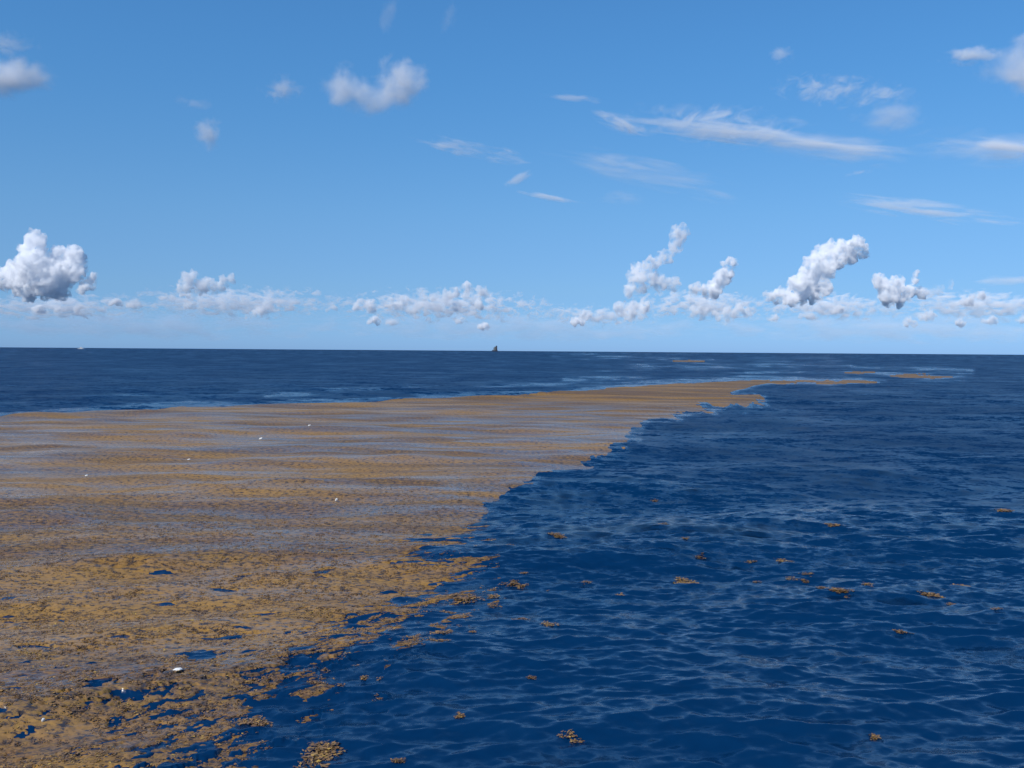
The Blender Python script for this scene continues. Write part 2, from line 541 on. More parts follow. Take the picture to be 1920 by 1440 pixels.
def surf_at(x, y):
    r = np.hypot(x, y)
    f = mat_field(x, y)
    sp = np.maximum(row_spacing(r), r * 0.001)
    xs, ys, zs, _ = surface(x, y, sp, smooth(f, -2.8, 1.5), slick_field(x, y))
    return xs, ys, zs, f

rs = np.random.RandomState(5)
NC = 260000
rr = np.sqrt(rs.rand(NC) * (46 ** 2 - 10 ** 2) + 10 ** 2)
aa = np.radians(-33 + 44 * rs.rand(NC))
keep = rs.rand(NC) < np.clip((17.0 / rr) ** 1.2, 0, 1) * smooth(-rr, -46, -16)
rr, aa = rr[keep], aa[keep]
x_, y_ = rr * np.sin(aa), rr * np.cos(aa)
f_ = mat_field(x_, y_)
k_ = (f_ + rs.randn(len(f_)) * 0.45) > 0.0
x_, y_ = x_[k_], y_[k_]
clump_n = fbm(x_ / 0.7, y_ / 0.35, 3, 71)
k_ = rs.rand(len(x_)) < smooth(clump_n, 0.28, 0.55)
x_, y_ = x_[k_], y_[k_]
xs_, ys_, zs_, f_ = surf_at(x_, y_)
rr = np.hypot(x_, y_)
tone_ = 0.0 + 0.95 * fbm(x_ / 0.9, y_ / 0.45, 4, 75, 0.65)
fronds = link_mesh('fronds', leaves_mesh('fronds', xs_, ys_, zs_ + 0.010 + np.clip(f_, 0, 1) * 0.006, 0.035 + 0.04 * rs.rand(len(x_)), 6, rs, tone_, 0.22), weed)
tag(fronds, kind='stuff')

# ------------------------------------------------------------------ single clumps adrift on the open water
CLUMPS = [  # x, y, width, height in the photograph, tone, label
    (1297, 1082, 54, 17, .80, 'broad orange brown seaweed clump, the largest one adrift alone in open blue water'),
    (1318, 1045, 18, 5, .45, 'small pale tuft of weed just above the broad orange brown clump'),
    (1285, 1021, 15, 5, .40, 'thin faint tuft second above the broad orange brown clump'),
    (1408, 1049, 22, 6, .70, 'low yellowish sliver of weed at the left of the upper pair'),
    (1470, 1048, 32, 7, .85, 'yellow topped strand of weed above the close pair of round clumps'),
    (1477, 1080, 28, 13, .72, 'round tan clump, left one of the close pair'),
    (1508, 1072, 24, 11, .65, 'pinkish tan clump, right one of the close pair'),
    (1503, 1087, 15, 7, .60, 'small tuft hanging below the right one of the close pair'),
    (1415, 1081, 18, 6, .50, 'dull brown tuft between the broad orange clump and the close pair'),
    (1622, 1099, 24, 12, .72, 'compact rounded tan clump right of the close pair'),
    (1565, 1118, 50, 12, .62, 'spread greenish clump with a dark underside, below the compact rounded one'),
    (1541, 1104, 34, 4, .40, 'pale thin strand just above the spread greenish clump'),
    (1806, 1098, 38, 5, .72, 'long thin pinkish strand floating near the right edge of the view'),
    (1755, 1119, 52, 6, .70, 'longest narrow yellow brown strand below the pinkish strand'),
    (1779, 1134, 22, 4, .65, 'short sliver just under the longest narrow strand'),
    (1868, 1154, 26, 6, .60, 'lone orange tuft lowest of the strands near the right edge'),
    (1070, 1390, 46, 17, .72, 'ragged brown clump alone in the dark water at the bottom centre'),
    (1648, 1388, 15, 8, .70, 'tiny orange knot of weed alone in the dark water at bottom right'),
    (856, 1350, 14, 8, .60, 'tiny brown knot left of the ragged bottom clump'),
    (1000, 1277, 22, 5, .35, 'faint submerged wisp between the yellow tuft and the ragged bottom clump'),
    (1027, 1177, 46, 10, .85, 'bright yellow tuft with a pale tail, right of the frayed edge'),
    (977, 1158, 42, 9, .50, 'grey brown sprig just above the bright yellow tuft'),
    (1161, 1105, 20, 8, .75, 'small golden knot of weed alone, left of the broad orange clump'),
    (1102, 1085, 26, 11, .45, 'faint forked sprig beside the small golden knot'),
    (966, 1088, 48, 11, .65, 'slanting tan clump well clear of the frayed edge'),
    (988, 1072, 18, 7, .50, 'little sprig at the upper right end of the slanting tan clump'),
    (924, 1098, 22, 8, .55, 'little sprig at the lower left end of the slanting tan clump'),
    (868, 1119, 66, 14, .60, 'long mottled clump with orange spots just off the frayed edge'),
    (925, 1112, 38, 7, .82, 'yellow strand at the right of the long mottled clump'),
    (926, 1131, 34, 7, .50, 'pale olive strand under the yellow strand'),
    (842, 1141, 34, 7, .55, 'pale yellow strip under the long mottled clump'),
    (1046, 1012, 44, 6, .55, 'flat pale yellow strip floating highest among the scattered clumps by the edge'),
    (911, 1014, 30, 6, .50, 'short pale strip off the frayed edge, left of the flat yellow strip'),
    (950, 1027, 34, 6, .45, 'thin pale strip beneath the two upper strips off the edge'),
    (828, 1192, 70, 13, .62, 'wide curly raft of weed below the frayed edge'),
    (884, 1190, 26, 7, .65, 'small reddish tuft at the right end of the wide curly raft'),
    (818, 1214, 50, 8, .75, 'orange and black strip under the wide curly raft'),
    (772, 1210, 36, 11, .50, 'pale curly tuft left of the orange and black strip'),
    (596, 1410, 92, 44, .62, 'large branching clump at the bottom edge beside the mat'),
    (492, 1352, 90, 20, .55, 'long ragged raft breaking off the mat near the bottom'),
    (682, 1278, 14, 8, .60, 'tiny reddish knot in the dark water off the lower mat edge'),
    (590, 1290, 36, 7, .45, 'thin grey brown strip beside the lower mat edge'),
    (740, 1425, 34, 6, .35, 'faint wisp right of the large branching clump'),
    (1232, 931, 18, 5, .55, 'tiny greenish speck of weed, far out near the upper mat edge'),
    (1240, 990, 24, 5, .50, 'tiny greenish streak below the speck far out from the mat edge'),
    (1561, 990, 36, 4, .50, 'thin tan streak in the middle distance at the right'),
    (1876, 962, 32, 5, .60, 'tan streak in the middle distance closest to the right edge'),
    (1697, 1190, 36, 4, .45, 'very faint yellowish streak, right of and below the spread greenish clump'),
]
for i, (px, py, w_, h_, tn, lab) in enumerate(CLUMPS):
    gx, gy = ground(px, py)
    r = math.hypot(gx, gy)
    hw = w_ / 2 * r / F; hd = min(h_ / 2 * r * r / (CAM_H * F), hw * 1.3)
    rsc = np.random.RandomState(100 + i)
    nsp = int(np.clip(hw * hd * 620, 26, 300))
    # a few arms rather than an oval
    t = rsc.rand(nsp); arm = rsc.randint(0, 4, nsp)
    aang = rsc.rand(4) * 6.28; 
    ux = np.cos(aang[arm]) * t * 0.95 + rsc.randn(nsp) * 0.20; uy = np.sin(aang[arm]) * t * 0.95 + rsc.randn(nsp) * 0.20
    ux = np.clip(ux, -1.15, 1.15); uy = np.clip(uy, -1.15, 1.15)
    dirx, diry = gx / r, gy / r
    X = gx + ux * hw * diry + uy * hd * dirx; Y = gy - ux * hw * dirx + uy * hd * diry
    xs, ys, zs, _ = surf_at(X, Y)
    cx, cy, cz = xs.mean(), ys.mean(), float(zs.mean())
    size = np.full(nsp, min(max(hw * 0.30, 0.05), 0.13)) * (0.7 + 0.6 * rsc.rand(nsp)) * min(max(1.0, r / 25), 1.3)
    me = leaves_mesh('sargassum_clump', xs - cx, ys - cy, zs - cz - 0.004 + 0.026 * rsc.rand(nsp), size, 8, rsc, np.full(nsp, 0.20 + tn * 0.55), 0.3)
    o = link_mesh('sargassum_clump', me)
    o.location = (cx, cy, cz)
    tag(o, lab, 'seaweed clump', 'seaweed clumps adrift beside the mat')

# ------------------------------------------------------------------ white scraps lying on the mat
m_white, n, l = mat('white_scrap')
bs = new(n, 'ShaderNodeBsdfPrincipled')
nz = new(n, 'ShaderNodeTexNoise'); nz.inputs['Scale'].default_value = 14
l.new(ramp(n, l, nz.outputs['Fac'], [(0.35, (0.62, 0.60, 0.55)), (0.6, (0.80, 0.80, 0.78))]), bs.inputs['Base Color'])
bs.inputs['Roughness'].default_value = 0.45
o_ = new(n, 'ShaderNodeOutputMaterial'); l.new(bs.outputs[0], o_.inputs['Surface'])
SCRAPS = [(336, 1278, 17, .05, 'bright white oblong scrap lying on the mat near the bottom, largest of the scraps'),
          (490, 822, 11, .10, 'cream white scrap on the far golden band of the mat'),
          (355, 862, 9, .06, 'small pale scrap left of centre, below the long golden band'),
          (630, 941, 7, .10, 'small white speck standing on the mat toward its open water side'),
          (580, 806, 9, .05, 'flat white speck far out on the mat, right of the cream scrap'),
          (162, 895, 8, .06, 'pinkish white speck at left, just below the long blue wave line'),
          (86, 1363, 9, .06, 'dull grey white lump half sunk in the mat at bottom left')]
for i, (px, py, w_, th, lab) in enumerate(SCRAPS):
    gx, gy = ground(px, py)
    r = math.hypot(gx, gy)
    w = w_ * r / F * (0.95 if i == 0 else 0.62)
    th = max(th, w * 0.35)
    rnd = random.Random(50 + i)
    bm = bmesh.new()
    bmesh.ops.create_icosphere(bm, subdivisions=3, radius=0.5)
    for v in bm.verts:
        d = 1 + 0.35 * (mnoise.fractal(v.co * 2.2 + Vector((i * 5, 0, 0)), 0.8, 2.0, 3))
        c = v.co * d
        v.co = Vector((c.x * w, c.y * w * 0.55, (max(c.z, -0.28) + 0.22) * th + 0.3 * th * c.x))
    for f in bm.faces: f.smooth = True
    me = bpy.data.meshes.new('floating_scrap'); bm.to_mesh(me); bm.free()
    me.materials.append(m_white)
    o = link_mesh('floating_scrap', me)
    a = np.array([gx]); b = np.array([gy])
    xs, ys, zs, _ = surf_at(a, b)
    o.location = (float(xs[0]), float(ys[0]), float(zs[0]) + 0.02 + 0.03 * (r > 30))
    o.rotation_euler = (0, 0, math.atan2(-gx, gy) + rnd.uniform(-.3, .3))
    tag(o, lab, 'debris', 'white scraps on the seaweed mat')

# ------------------------------------------------------------------ far vessels
def paint(name, c, rough=0.5):
    m, n, l = mat(name)
    bs = new(n, 'ShaderNodeBsdfPrincipled')
    nz = new(n, 'ShaderNodeTexNoise'); nz.inputs['Scale'].default_value = 0.4; nz.inputs['Detail'].default_value = 4
    l.new(ramp(n, l, nz.outputs['Fac'], [(0.3, tuple(v * 0.75 for v in c)), (0.6, c)]), bs.inputs['Base Color'])
    bs.inputs['Roughness'].default_value = rough
    o_ = new(n, 'ShaderNodeOutputMaterial'); l.new(bs.outputs[0], o_.inputs['Surface'])
    return m
M_HULL = paint('dark_hull', (0.05, 0.06, 0.09)); M_HOUSE = paint('grey_house', (0.16, 0.16, 0.15)); M_BOAT = paint('white_boat', (0.8, 0.8, 0.78))
M_GLASS = paint('dark_window', (0.02, 0.025, 0.03), 0.1)

def hull_mesh(name, L, B, D, m, bow=0.3):
    """L along +Y, beam B along X, freeboard D; keel under water"""
    bm = bmesh.new()
    st = []
    for k in range(9):
        t = k / 8
        y = (t - 0.5) * L
        wb = B / 2 * (1 - max(0, (t - (1 - bow)) / bow) ** 2 * 0.96)
        d = D * (1 + 0.35 * max(0, t - 0.6) ** 2 * 6)
        st.append([bm.verts.new(p) for p in ((-wb * .75, y, -D * .4), (-wb, y, D * .3), (-wb, y, d), (wb, y, d), (wb, y, D * .3), (wb * .75, y, -D * .4))])
    for a, b in zip(st[:-1], st[1:]):
        for j in range(6):
            bm.faces.new((a[j], a[(j + 1) % 6], b[(j + 1) % 6], b[j]))
    bm.faces.new(st[0]); bm.faces.new(st[-1][::-1])
    bmesh.ops.recalc_face_normals(bm, faces=bm.faces)
    me = bpy.data.meshes.new(name); bm.to_mesh(me); bm.free(); me.materials.append(m)
    return me

def box_mesh(name, boxes, m, bev=0.15):
    bm = bmesh.new()
    for (x0, x1, y0, y1, z0, z1) in boxes:
        r_ = bmesh.ops.create_cube(bm, size=1)
        for v in r_['verts']:
            v.co = Vector(((x0 + x1) / 2 + v.co.x * (x1 - x0), (y0 + y1) / 2 + v.co.y * (y1 - y0), (z0 + z1) / 2 + v.co.z * (z1 - z0)))
    bmesh.ops.bevel(bm, geom=bm.edges[:], offset=bev, segments=1, affect='EDGES')
    me = bpy.data.meshes.new(name); bm.to_mesh(me); bm.free(); me.materials.append(m)
    return me

DS = 6200.0
p = sky_point(927, 655, DS)
ship = bpy.data.objects.new('ship', None); col.objects.link(ship)
ship.location = (p.x, DS, 0); ship.rotation_euler = (0, 0, R(14))
tag(ship, 'tiny dark ship with a tall narrow superstructure, seen end on at the horizon', 'ship')
link_mesh('hull', hull_mesh('hull', 95, 20, 8, M_HULL), ship)
link_mesh('superstructure', box_mesh('superstructure', [(-9, 9, -40, -24, 8.0, 20), (-8.5, 8.5, -39, -26, 20.02, 27), (-5, 9.5, -36, -28, 27.04, 31)], M_HOUSE), ship)
link_mesh('funnel', box_mesh('funnel', [(1.0, 7.5, -44, -40.5, 8, 36)], M_HULL), ship)
link_mesh('mast', box_mesh('mast', [(2.6, 4.0, -33, -31.6, 25.05, 38), (-1.0, 7.6, -32.6, -32.0, 33, 33.8)], M_HULL, 0.1), ship)
link_mesh('cargo_crane', box_mesh('cargo_crane', [(-5.0, -3.2, 6, 8, 8, 24), (-4.8, -3.4, 8.1, 24, 21, 22.4)], M_HOUSE, 0.1), ship)
DB = 3900.0
p = sky_point(152, 655, DB)
boat = bpy.data.objects.new('boat', None); col.objects.link(boat)
boat.location = (p.x, DB, 0); boat.rotation_euler = (0, 0, R(-78))
tag(boat, 'tiny white boat low on the horizon below the tall cumulus at left', 'boat')
link_mesh('hull', hull_mesh('hull', 24, 5.5, 2.6, M_BOAT), boat)
cb = link_mesh('cabin', box_mesh('cabin', [(-1.9, 1.9, -5, 5, 2.6, 5.4), (-1.5, 1.5, -3.5, 2.5, 5.42, 7.6)], M_BOAT, 0.12), boat)
link_mesh('window', box_mesh('window', [(-1.93, 1.93, -4.2, 4.2, 3.9, 4.8)], M_GLASS, 0.01), cb)

# ------------------------------------------------------------------ clouds
def cloud_mat(name, density, surf):
    """bright droplets, thick inside, frayed toward the hull of the body"""
    m, n, l = mat(name)
    tc = n.new('ShaderNodeTexCoord')
    nz = new(n, 'ShaderNodeTexNoise'); nz.inputs['Scale'].default_value = 1 / 190.0; nz.inputs['Detail'].default_value = 7
    nz.inputs['Roughness'].default_value = 0.62
    l.new(tc.outputs['Object'], nz.inputs['Vector'])
    pv = new(n, 'ShaderNodeVolumePrincipled')
    pv.inputs['Color'].default_value = (0.998, 0.998, 0.999, 1)
    pv.inputs['Anisotropy'].default_value = -0.3
    l.new(math_node(n, l, 'MULTIPLY', ramp(n, l, nz.outputs['Fac'], [(0.38, 0.0), (0.72, 1.0)], 'EASE'), density), pv.inputs['Density'])
    o_ = new(n, 'ShaderNodeOutputMaterial')
    l.new(pv.outputs[0], o_.inputs['Volume'])
    m.cycles.volume_step_rate = 0.15
    tr = new(n, 'ShaderNodeBsdfTransparent'); df = new(n, 'ShaderNodeBsdfDiffuse')
    df.inputs['Color'].default_value = (0.9, 0.9, 0.92, 1)
    mx = new(n, 'ShaderNodeMixShader'); mx.inputs[0].default_value = surf
    l.new(tr.outputs[0], mx.inputs[1]); l.new(df.outputs[0], mx.inputs[2]); l.new(mx.outputs[0], o_.inputs['Surface'])
    return m

def cloud(label, puffs, dist, m, seed, name='cumulus_cloud', group=None, depth=0.8, sub=3, vox_px=1.9, rough=1.0):
    """puffs: (x, y, radius) in pixels of the photograph, at `dist` metres"""
    rnd = random.Random(seed)
    S = dist / F
    c0 = sky_point(sum(p[0] for p in puffs) / len(puffs), sum(p[1] for p in puffs) / len(puffs), dist)
    bm = bmesh.new()
    def ball(c, r):
        v = bmesh.ops.create_icosphere(bm, subdivisions=2, radius=r)['verts']
        for q_ in v: q_.co += c
    for (px, py, r) in puffs:
        c = sky_point(px, py, dist) - c0
        c.y += rnd.uniform(-1, 1) * r * S * depth
        ball(c, r * S * 1.32)
        for _ in range(sub):
            u = Vector((rnd.gauss(0, 1), rnd.gauss(0, 1), rnd.gauss(0.3, 1))).normalized()
            rr_ = r * rnd.uniform(0.28, 0.5)
            ball(c + u * r * S * 0.9, rr_ * S)
    me0 = bpy.data.meshes.new('tmp'); bm.to_mesh(me0); bm.free()
    o0 = bpy.data.objects.new('tmp', me0); col.objects.link(o0)
    md = o0.modifiers.new('r', 'REMESH'); md.mode = 'VOXEL'; md.voxel_size = vox_px * S
    dg = bpy.context.evaluated_depsgraph_get()
    me = bpy.data.meshes.new_from_object(o0.evaluated_get(dg))
    bpy.data.objects.remove(o0); bpy.data.meshes.remove(me0)
    me.name = name
    nv = len(me.vertices)
    co = np.empty(nv * 3, np.float32); me.vertices.foreach_get('co', co); co = co.reshape(-1, 3)
    no = np.empty(nv * 3, np.float32); me.vertices.foreach_get('normal', no) if False else None
    nrm_ = np.array([v.normal[:] for v in me.vertices], np.float32)
    off = Vector((seed * 3.1, 0, 0))
    k1 = 1 / (13 * S); k2 = 1 / (4.5 * S)
    d = np.array([mnoise.fractal(Vector(c) * k1 + off, 0.9, 2.0, 3) * 10.0 - abs(mnoise.noise(Vector(c) * k2 + off)) * 3.0 + 1.0 for c in co], np.float32) * S * rough
    co = co + nrm_ * d[:, None]
    me.vertices.foreach_set('co', co.ravel())
    me.update()
    me.materials.clear(); me.materials.append(m)
    o = link_mesh(name, me)
    o.location = c0
    tag(o, label, 'cloud', group)
    return o

D1 = 24000.0
G1 = 'cumulus clouds standing along the horizon'
MC_DENSE = cloud_mat('cloud_dense', 1 / 34.0, 0.008)
MC_MID = cloud_mat('cloud_mid', 1 / 62.0, 0.008)
MC_THIN = cloud_mat('cloud_thin', 1 / 220.0, 0.02)
cloud('tall bright white cumulus with a curled top at the left edge', [(72, 452, 15), (62, 472, 18), (70, 500, 24), (105, 490, 22), (135, 480, 15), (40, 520, 24), (90, 522, 30), (135, 503, 18), (12, 522, 18), (100, 538, 20), (55, 540, 18)], D1, MC_DENSE, 1, group=G1)
cloud('small white hook of cloud right beside the tall left cumulus', [(172, 522, 8), (162, 532, 8), (154, 543, 7)], D1, MC_DENSE, 2, group=G1)
cloud('low broad cumulus with one bright peak, second from the left', [(358, 524, 12), (344, 540, 10), (375, 535, 12), (392, 528, 8), (417, 528, 8), (430, 522, 6), (405, 540, 10)], D1, MC_MID, 3, group=G1)
cloud('slanting white streak of cloud right of the low broad cumulus', [(522, 561, 5), (512, 566, 6), (500, 573, 7), (490, 582, 8), (474, 590, 7), (462, 594, 5)], D1, MC_MID, 4, group=G1)
cloud('long ragged bank of small cumulus in the middle, above the ship', [(672, 572, 7), (692, 575, 8), (730, 572, 8), (760, 568, 8), (790, 553, 8), (812, 555, 6), (842, 555, 9), (852, 545, 8), (880, 540, 8), (905, 552, 9), (900, 570, 8), (780, 578, 9), (820, 580, 8), (745, 578, 8), (860, 575, 8), (880, 560, 8)], D1, MC_MID, 5, group=G1)
cloud('tiny white puff alone, left of the small low cloud at centre right', [(1079, 600, 7), (1088, 594, 6), (1100, 592, 6), (1093, 604, 5)], D1, MC_DENSE, 6, group=G1)
cloud('slender leaning tower of cloud with a bright round head', [(1270, 440, 12), (1278, 436, 10), (1272, 455, 10), (1262, 469, 10), (1248, 482, 9), (1232, 490, 9), (1214, 498, 11), (1200, 508, 12), (1190, 522, 12), (1182, 540, 10), (1210, 525, 12), (1235, 530, 13), (1262, 530, 11), (1200, 543, 9)], D1, MC_MID, 7, group=G1)
cloud('narrow upright plume of cloud just right of the leaning tower', [(1365, 498, 10), (1374, 492, 7), (1360, 512, 11), (1352, 527, 12), (1342, 540, 12), (1325, 545, 9), (1305, 542, 8)], D1, MC_DENSE, 8, group=G1)
cloud('small flat topped low cloud under the leaning tower', [(1165, 580, 11), (1188, 576, 12), (1206, 572, 9), (1180, 590, 10), (1204, 588, 9)], D1, MC_MID, 9, group=G1)
cloud('row of low puffs under the upright plume', [(1305, 584, 8), (1322, 589, 8), (1346, 590, 8), (1365, 592, 9), (1385, 581, 9), (1401, 587, 7)], D1, MC_MID, 10, group=G1)
cloud('biggest cumulus, a bright cauliflower head rising from the right horizon', [(1580, 463, 13), (1558, 466, 12), (1602, 461, 12), (1616, 470, 9), (1540, 480, 12), (1525, 496, 14), (1562, 488, 16), (1592, 480, 12), (1520, 518, 16), (1548, 508, 15), (1492, 530, 15), (1500, 550, 16), (1462, 554, 13), (1528, 545, 15), (1443, 552, 8), (1478, 562, 12), (1545, 540, 12)], D1, MC_DENSE, 11, group=G1)
cloud('rounded cumulus with a thin raised horn, right of the biggest cumulus', [(1660, 538, 14), (1648, 530, 9), (1678, 535, 13), (1666, 556, 14), (1700, 550, 12), (1710, 528, 6), (1717, 515, 5), (1725, 546, 10), (1690, 562, 10)], D1, MC_DENSE, 12, group=G1)
cloud('thin pale wedge of cloud right of the horned cumulus', [(1758, 543, 8), (1785, 536, 6), (1745, 550, 8)], D1, MC_THIN, 13, group=G1)
cloud('small slanting pale cloud last but one before the right edge', [(1808, 566, 7), (1822, 560, 7), (1835, 552, 5)], D1, MC_MID, 14, group=G1)
SMALL = [(72, 578, 8, 'faint puff under the middle of the tall left cumulus'), (110, 580, 7, 'faint puff under the right side of the tall left cumulus'), (150, 576, 7, 'faint puff below the small white hook'),
         (218, 566, 8, 'dim puff between the white hook and the low broad cumulus'), (252, 570, 8, 'second dim puff left of the low broad cumulus'), (312, 558, 7, 'little bright puff at the lower left foot of the low broad cumulus'),
         (346, 553, 6, 'little bright puff under the bright peak of the low broad cumulus'), (354, 572, 8, 'pale puff well below the bright peak of the low broad cumulus'), (620, 578, 6, 'dim puff left of the long ragged bank'),
         (700, 602, 7, 'dim puff under the left part of the long ragged bank'), (735, 600, 7, 'dim puff under the middle of the long ragged bank'), (862, 600, 7, 'dim puff under the right part of the long ragged bank'),
         (905, 610, 7, 'pale upright wisp right above the ship'), (1450, 597, 7, 'small puff under the left foot of the biggest cumulus'), (1514, 591, 9, 'small puff under the middle of the biggest cumulus'),
         (1568, 582, 8, 'small bright puff at the right foot of the biggest cumulus'), (1703, 605, 8, 'small puff under the rounded cumulus'), (1738, 592, 10, 'small taller puff under the horn of the rounded cumulus'),
         (1800, 603, 8, 'dim puff below the small slanting pale cloud'), (1855, 599, 8, 'dim bluish puff near the right edge, low over the sea'), (1914, 600, 8, 'pale puff cut by the right edge, low over the sea')]
for i, (x, y, r, lab) in enumerate(SMALL):
    cloud(lab, [(x, y, r * .8), (x + r, y + 1, r * .6), (x - r * .9, y + 2, r * .55), (x + .3 * r, y - .6 * r, r * .5)], D1 * 1.1, MC_MID if i % 3 else MC_DENSE, 30 + i, group='small low puffs over the horizon', sub=2, vox_px=1.8, rough=.7)

# ------------------------------------------------------------------ high thin cloud: veils and torn scraps, volumes with drawn-out density
def veil_mat(name, density, sx, sy, sz, lo, hi, seed, det=5, scale=1.0, warp=0.0, tint=(0.98, 0.98, 0.985), rim=0.55):
    """density falls off from the middle of the body and is broken by drawn-out noise (object space)"""
    m, n, l = mat(name)
    tc = new(n, 'ShaderNodeTexCoord')
    vm = n.new('ShaderNodeVectorMath'); vm.operation = 'LENGTH'
    l.new(tc.outputs['Object'], vm.inputs[0])
    fall = math_node(n, l, 'SUBTRACT', 1.0, vm.outputs['Value'], True)
    mp = new(n, 'ShaderNodeMapping'); mp.inputs['Scale'].default_value = (sx, sy, sz); mp.inputs['Location'].default_value = (seed * 7.3, seed * 3.1, 0)
    l.new(tc.outputs['Object'], mp.inputs['Vector'])
    nz = new(n, 'ShaderNodeTexNoise'); nz.inputs['Scale'].default_value = scale; nz.inputs['Detail'].default_value = det
    nz.inputs['Roughness'].default_value = 0.6; nz.inputs['Distortion'].default_value = warp
    l.new(mp.outputs[0], nz.inputs['Vector'])
    # noise must beat a threshold that rises toward the rim, so the outline is torn, not round
    t = math_node(n, l, 'ADD', nz.outputs['Fac'], math_node(n, l, 'MULTIPLY', math_node(n, l, 'SUBTRACT', fall, 0.5), rim))
    d = ramp(n, l, t, [(lo, 0.0), (hi, 1.0)], 'EASE')
    d = math_node(n, l, 'MULTIPLY', d, ramp(n, l, fall, [(0.0, 0.0), (0.25, 1.0)], 'EASE'))
    d = math_node(n, l, 'MULTIPLY', d, density)
    pv = new(n, 'ShaderNodeVolumePrincipled')
    pv.inputs['Color'].default_value = (*tint, 1)
    pv.inputs['Anisotropy'].default_value = -0.4        # seen with the sun behind, thin cloud throws light back
    l.new(d, pv.inputs['Density'])
    o_ = new(n, 'ShaderNodeOutputMaterial'); l.new(pv.outputs[0], o_.inputs['Volume'])
    return m

def veil(label, pts, half, dist, m, name, group, depth=0.6):
    """a body laid from point to point of the photograph, half = half height in its pixels"""
    (x0, y0), (x1, y1) = pts
    S = dist / F
    c = (sky_point(x0, y0, dist) + sky_point(x1, y1, dist)) / 2
    L = math.hypot(x1 - x0, y1 - y0) / 2 * S
    bm = bmesh.new(); bmesh.ops.create_icosphere(bm, subdivisions=3, radius=1.0)
    me = bpy.data.meshes.new(name); bm.to_mesh(me); bm.free(); me.materials.append(m)
    o = link_mesh(name, me)
    o.location = c
    o.scale = (L * 1.1, half * S * depth * 3, half * S)
    o.rotation_euler = (0, math.atan2(y1 - y0, x1 - x0), 0)
    tag(o, label, 'cloud', group)
    return o

DV, DF = 26000.0, 5000.0
GV, GF = 'thin streaks of high cloud', 'soft torn clouds high in the view'
def vm_(name, od, half, dist, *a, **k):
    return veil_mat(name, od / (half * dist / F), *a, **k)
veil('long bright straight core of the feathered streak of high cloud at upper right', [(1090, 218), (1720, 288)], 22, DV, vm_('veil_one', 0.95, 22, DV, 2.4, 0.6, 2.6, 0.40, 0.78, 1, warp=0.8, rim=0.30), 'cirrus_cloud', GV)
veil('feathery dappled fringe above the long straight streak', [(1150, 215), (1560, 255)], 46, DV, vm_('veil_fringe', 1.3, 46, DV, 5.0, 0.6, 3.6, 0.47, 0.80, 41, warp=1.0, rim=0.30), 'cirrus_cloud', GV)
veil('pale curl at the left start of the long straight streak', [(1105, 212), (1230, 250)], 20, DV, vm_('veil_curl', 0.8, 20, DV, 1.6, 0.6, 1.8, 0.40, 0.80, 42, warp=1.0, rim=0.30), 'cirrus_cloud', GV)
veil('wide faint veil under the right end of the long straight streak', [(1380, 262), (1760, 300)], 34, DV, vm_('veil_under', 0.5, 34, DV, 2.4, 0.6, 3.0, 0.42, 0.80, 43, warp=0.8, rim=0.30), 'cirrus_cloud', GV)
veil('wide faint veil around the bright streak at the right edge', [(1690, 262), (2060, 300)], 44, DV, vm_('veil_wide', 0.5, 44, DV, 2.4, 0.6, 4.0, 0.42, 0.80, 44, warp=0.8, rim=0.30), 'cirrus_cloud', GV)
veil('bright thin streak of high cloud running out of the right edge', [(1730, 260), (2060, 298)], 20, DV, vm_('veil_two', 1.6, 20, DV, 2.0, 0.6, 4.0, 0.44, 0.8, 2, warp=0.6, rim=0.32), 'cirrus_cloud', GV)
veil('thin straight streak low at the right above the cumulus', [(1540, 370), (1960, 420)], 24, DV, vm_('veil_three', 1.0, 24, DV, 2.5, 0.6, 3.0, 0.44, 0.8, 3, warp=0.5, rim=0.32), 'cirrus_cloud', GV)
veil('broad faint veil sloping down across the middle right', [(1000, 284), (1440, 368)], 40, DV, vm_('veil_four', 0.7, 40, DV, 2.0, 0.6, 6.0, 0.46, 0.8, 4, warp=0.6, rim=0.3), 'cirrus_cloud', GV)
veil('short streak of high cloud left of the small hook', [(770, 262), (1020, 302)], 22, DV, vm_('veil_five', 0.9, 22, DV, 2.4, 0.6, 2.6, 0.44, 0.8, 5, warp=0.6, rim=0.32), 'cirrus_cloud', GV)
veil('small hook of cloud, its short rising arm', [(935, 354), (1008, 314)], 13, DV, vm_('veil_six', 0.45, 13, DV, 1.5, 1.0, 1.0, 0.35, 0.7, 6), 'cirrus_cloud', GV)
veil('faint streak trailing right from the small hook', [(950, 356), (1110, 384)], 8, DV, vm_('veil_seven', 0.6, 8, DV, 2.0, 1.0, 1.0, 0.38, 0.75, 7), 'cirrus_cloud', GV)
veil('dappled veil of high cloud above the long feathered streak', [(1430, 155), (1740, 190)], 40, DV, vm_('veil_eight', 1.1, 40, DV, 6.0, 1.0, 3.0, 0.48, 0.80, 8, warp=1.0, rim=0.3), 'cirrus_cloud', GV)
veil('faint smear left of the start of the long feathered streak', [(1000, 176), (1150, 192)], 10, DV, vm_('veil_nine', 0.45, 10, DV, 2.0, 1.0, 1.0, 0.40, 0.8, 9), 'cirrus_cloud', GV)
veil('small faint tuft near the top, above the dappled veil', [(1430, 95), (1500, 110)], 24, DV, vm_('veil_ten', 0.5, 24, DV, 2.0, 1.0, 2.0, 0.45, 0.8, 10, warp=0.6), 'cirrus_cloud', GV)
veil('very faint steep streak at the top above the two lobed cloud', [(715, 75), (742, -20)], 22, DV, vm_('veil_eleven', 0.14, 22, DV, 2.0, 1.0, 1.2, 0.35, 0.8, 11), 'cirrus_cloud', GV)
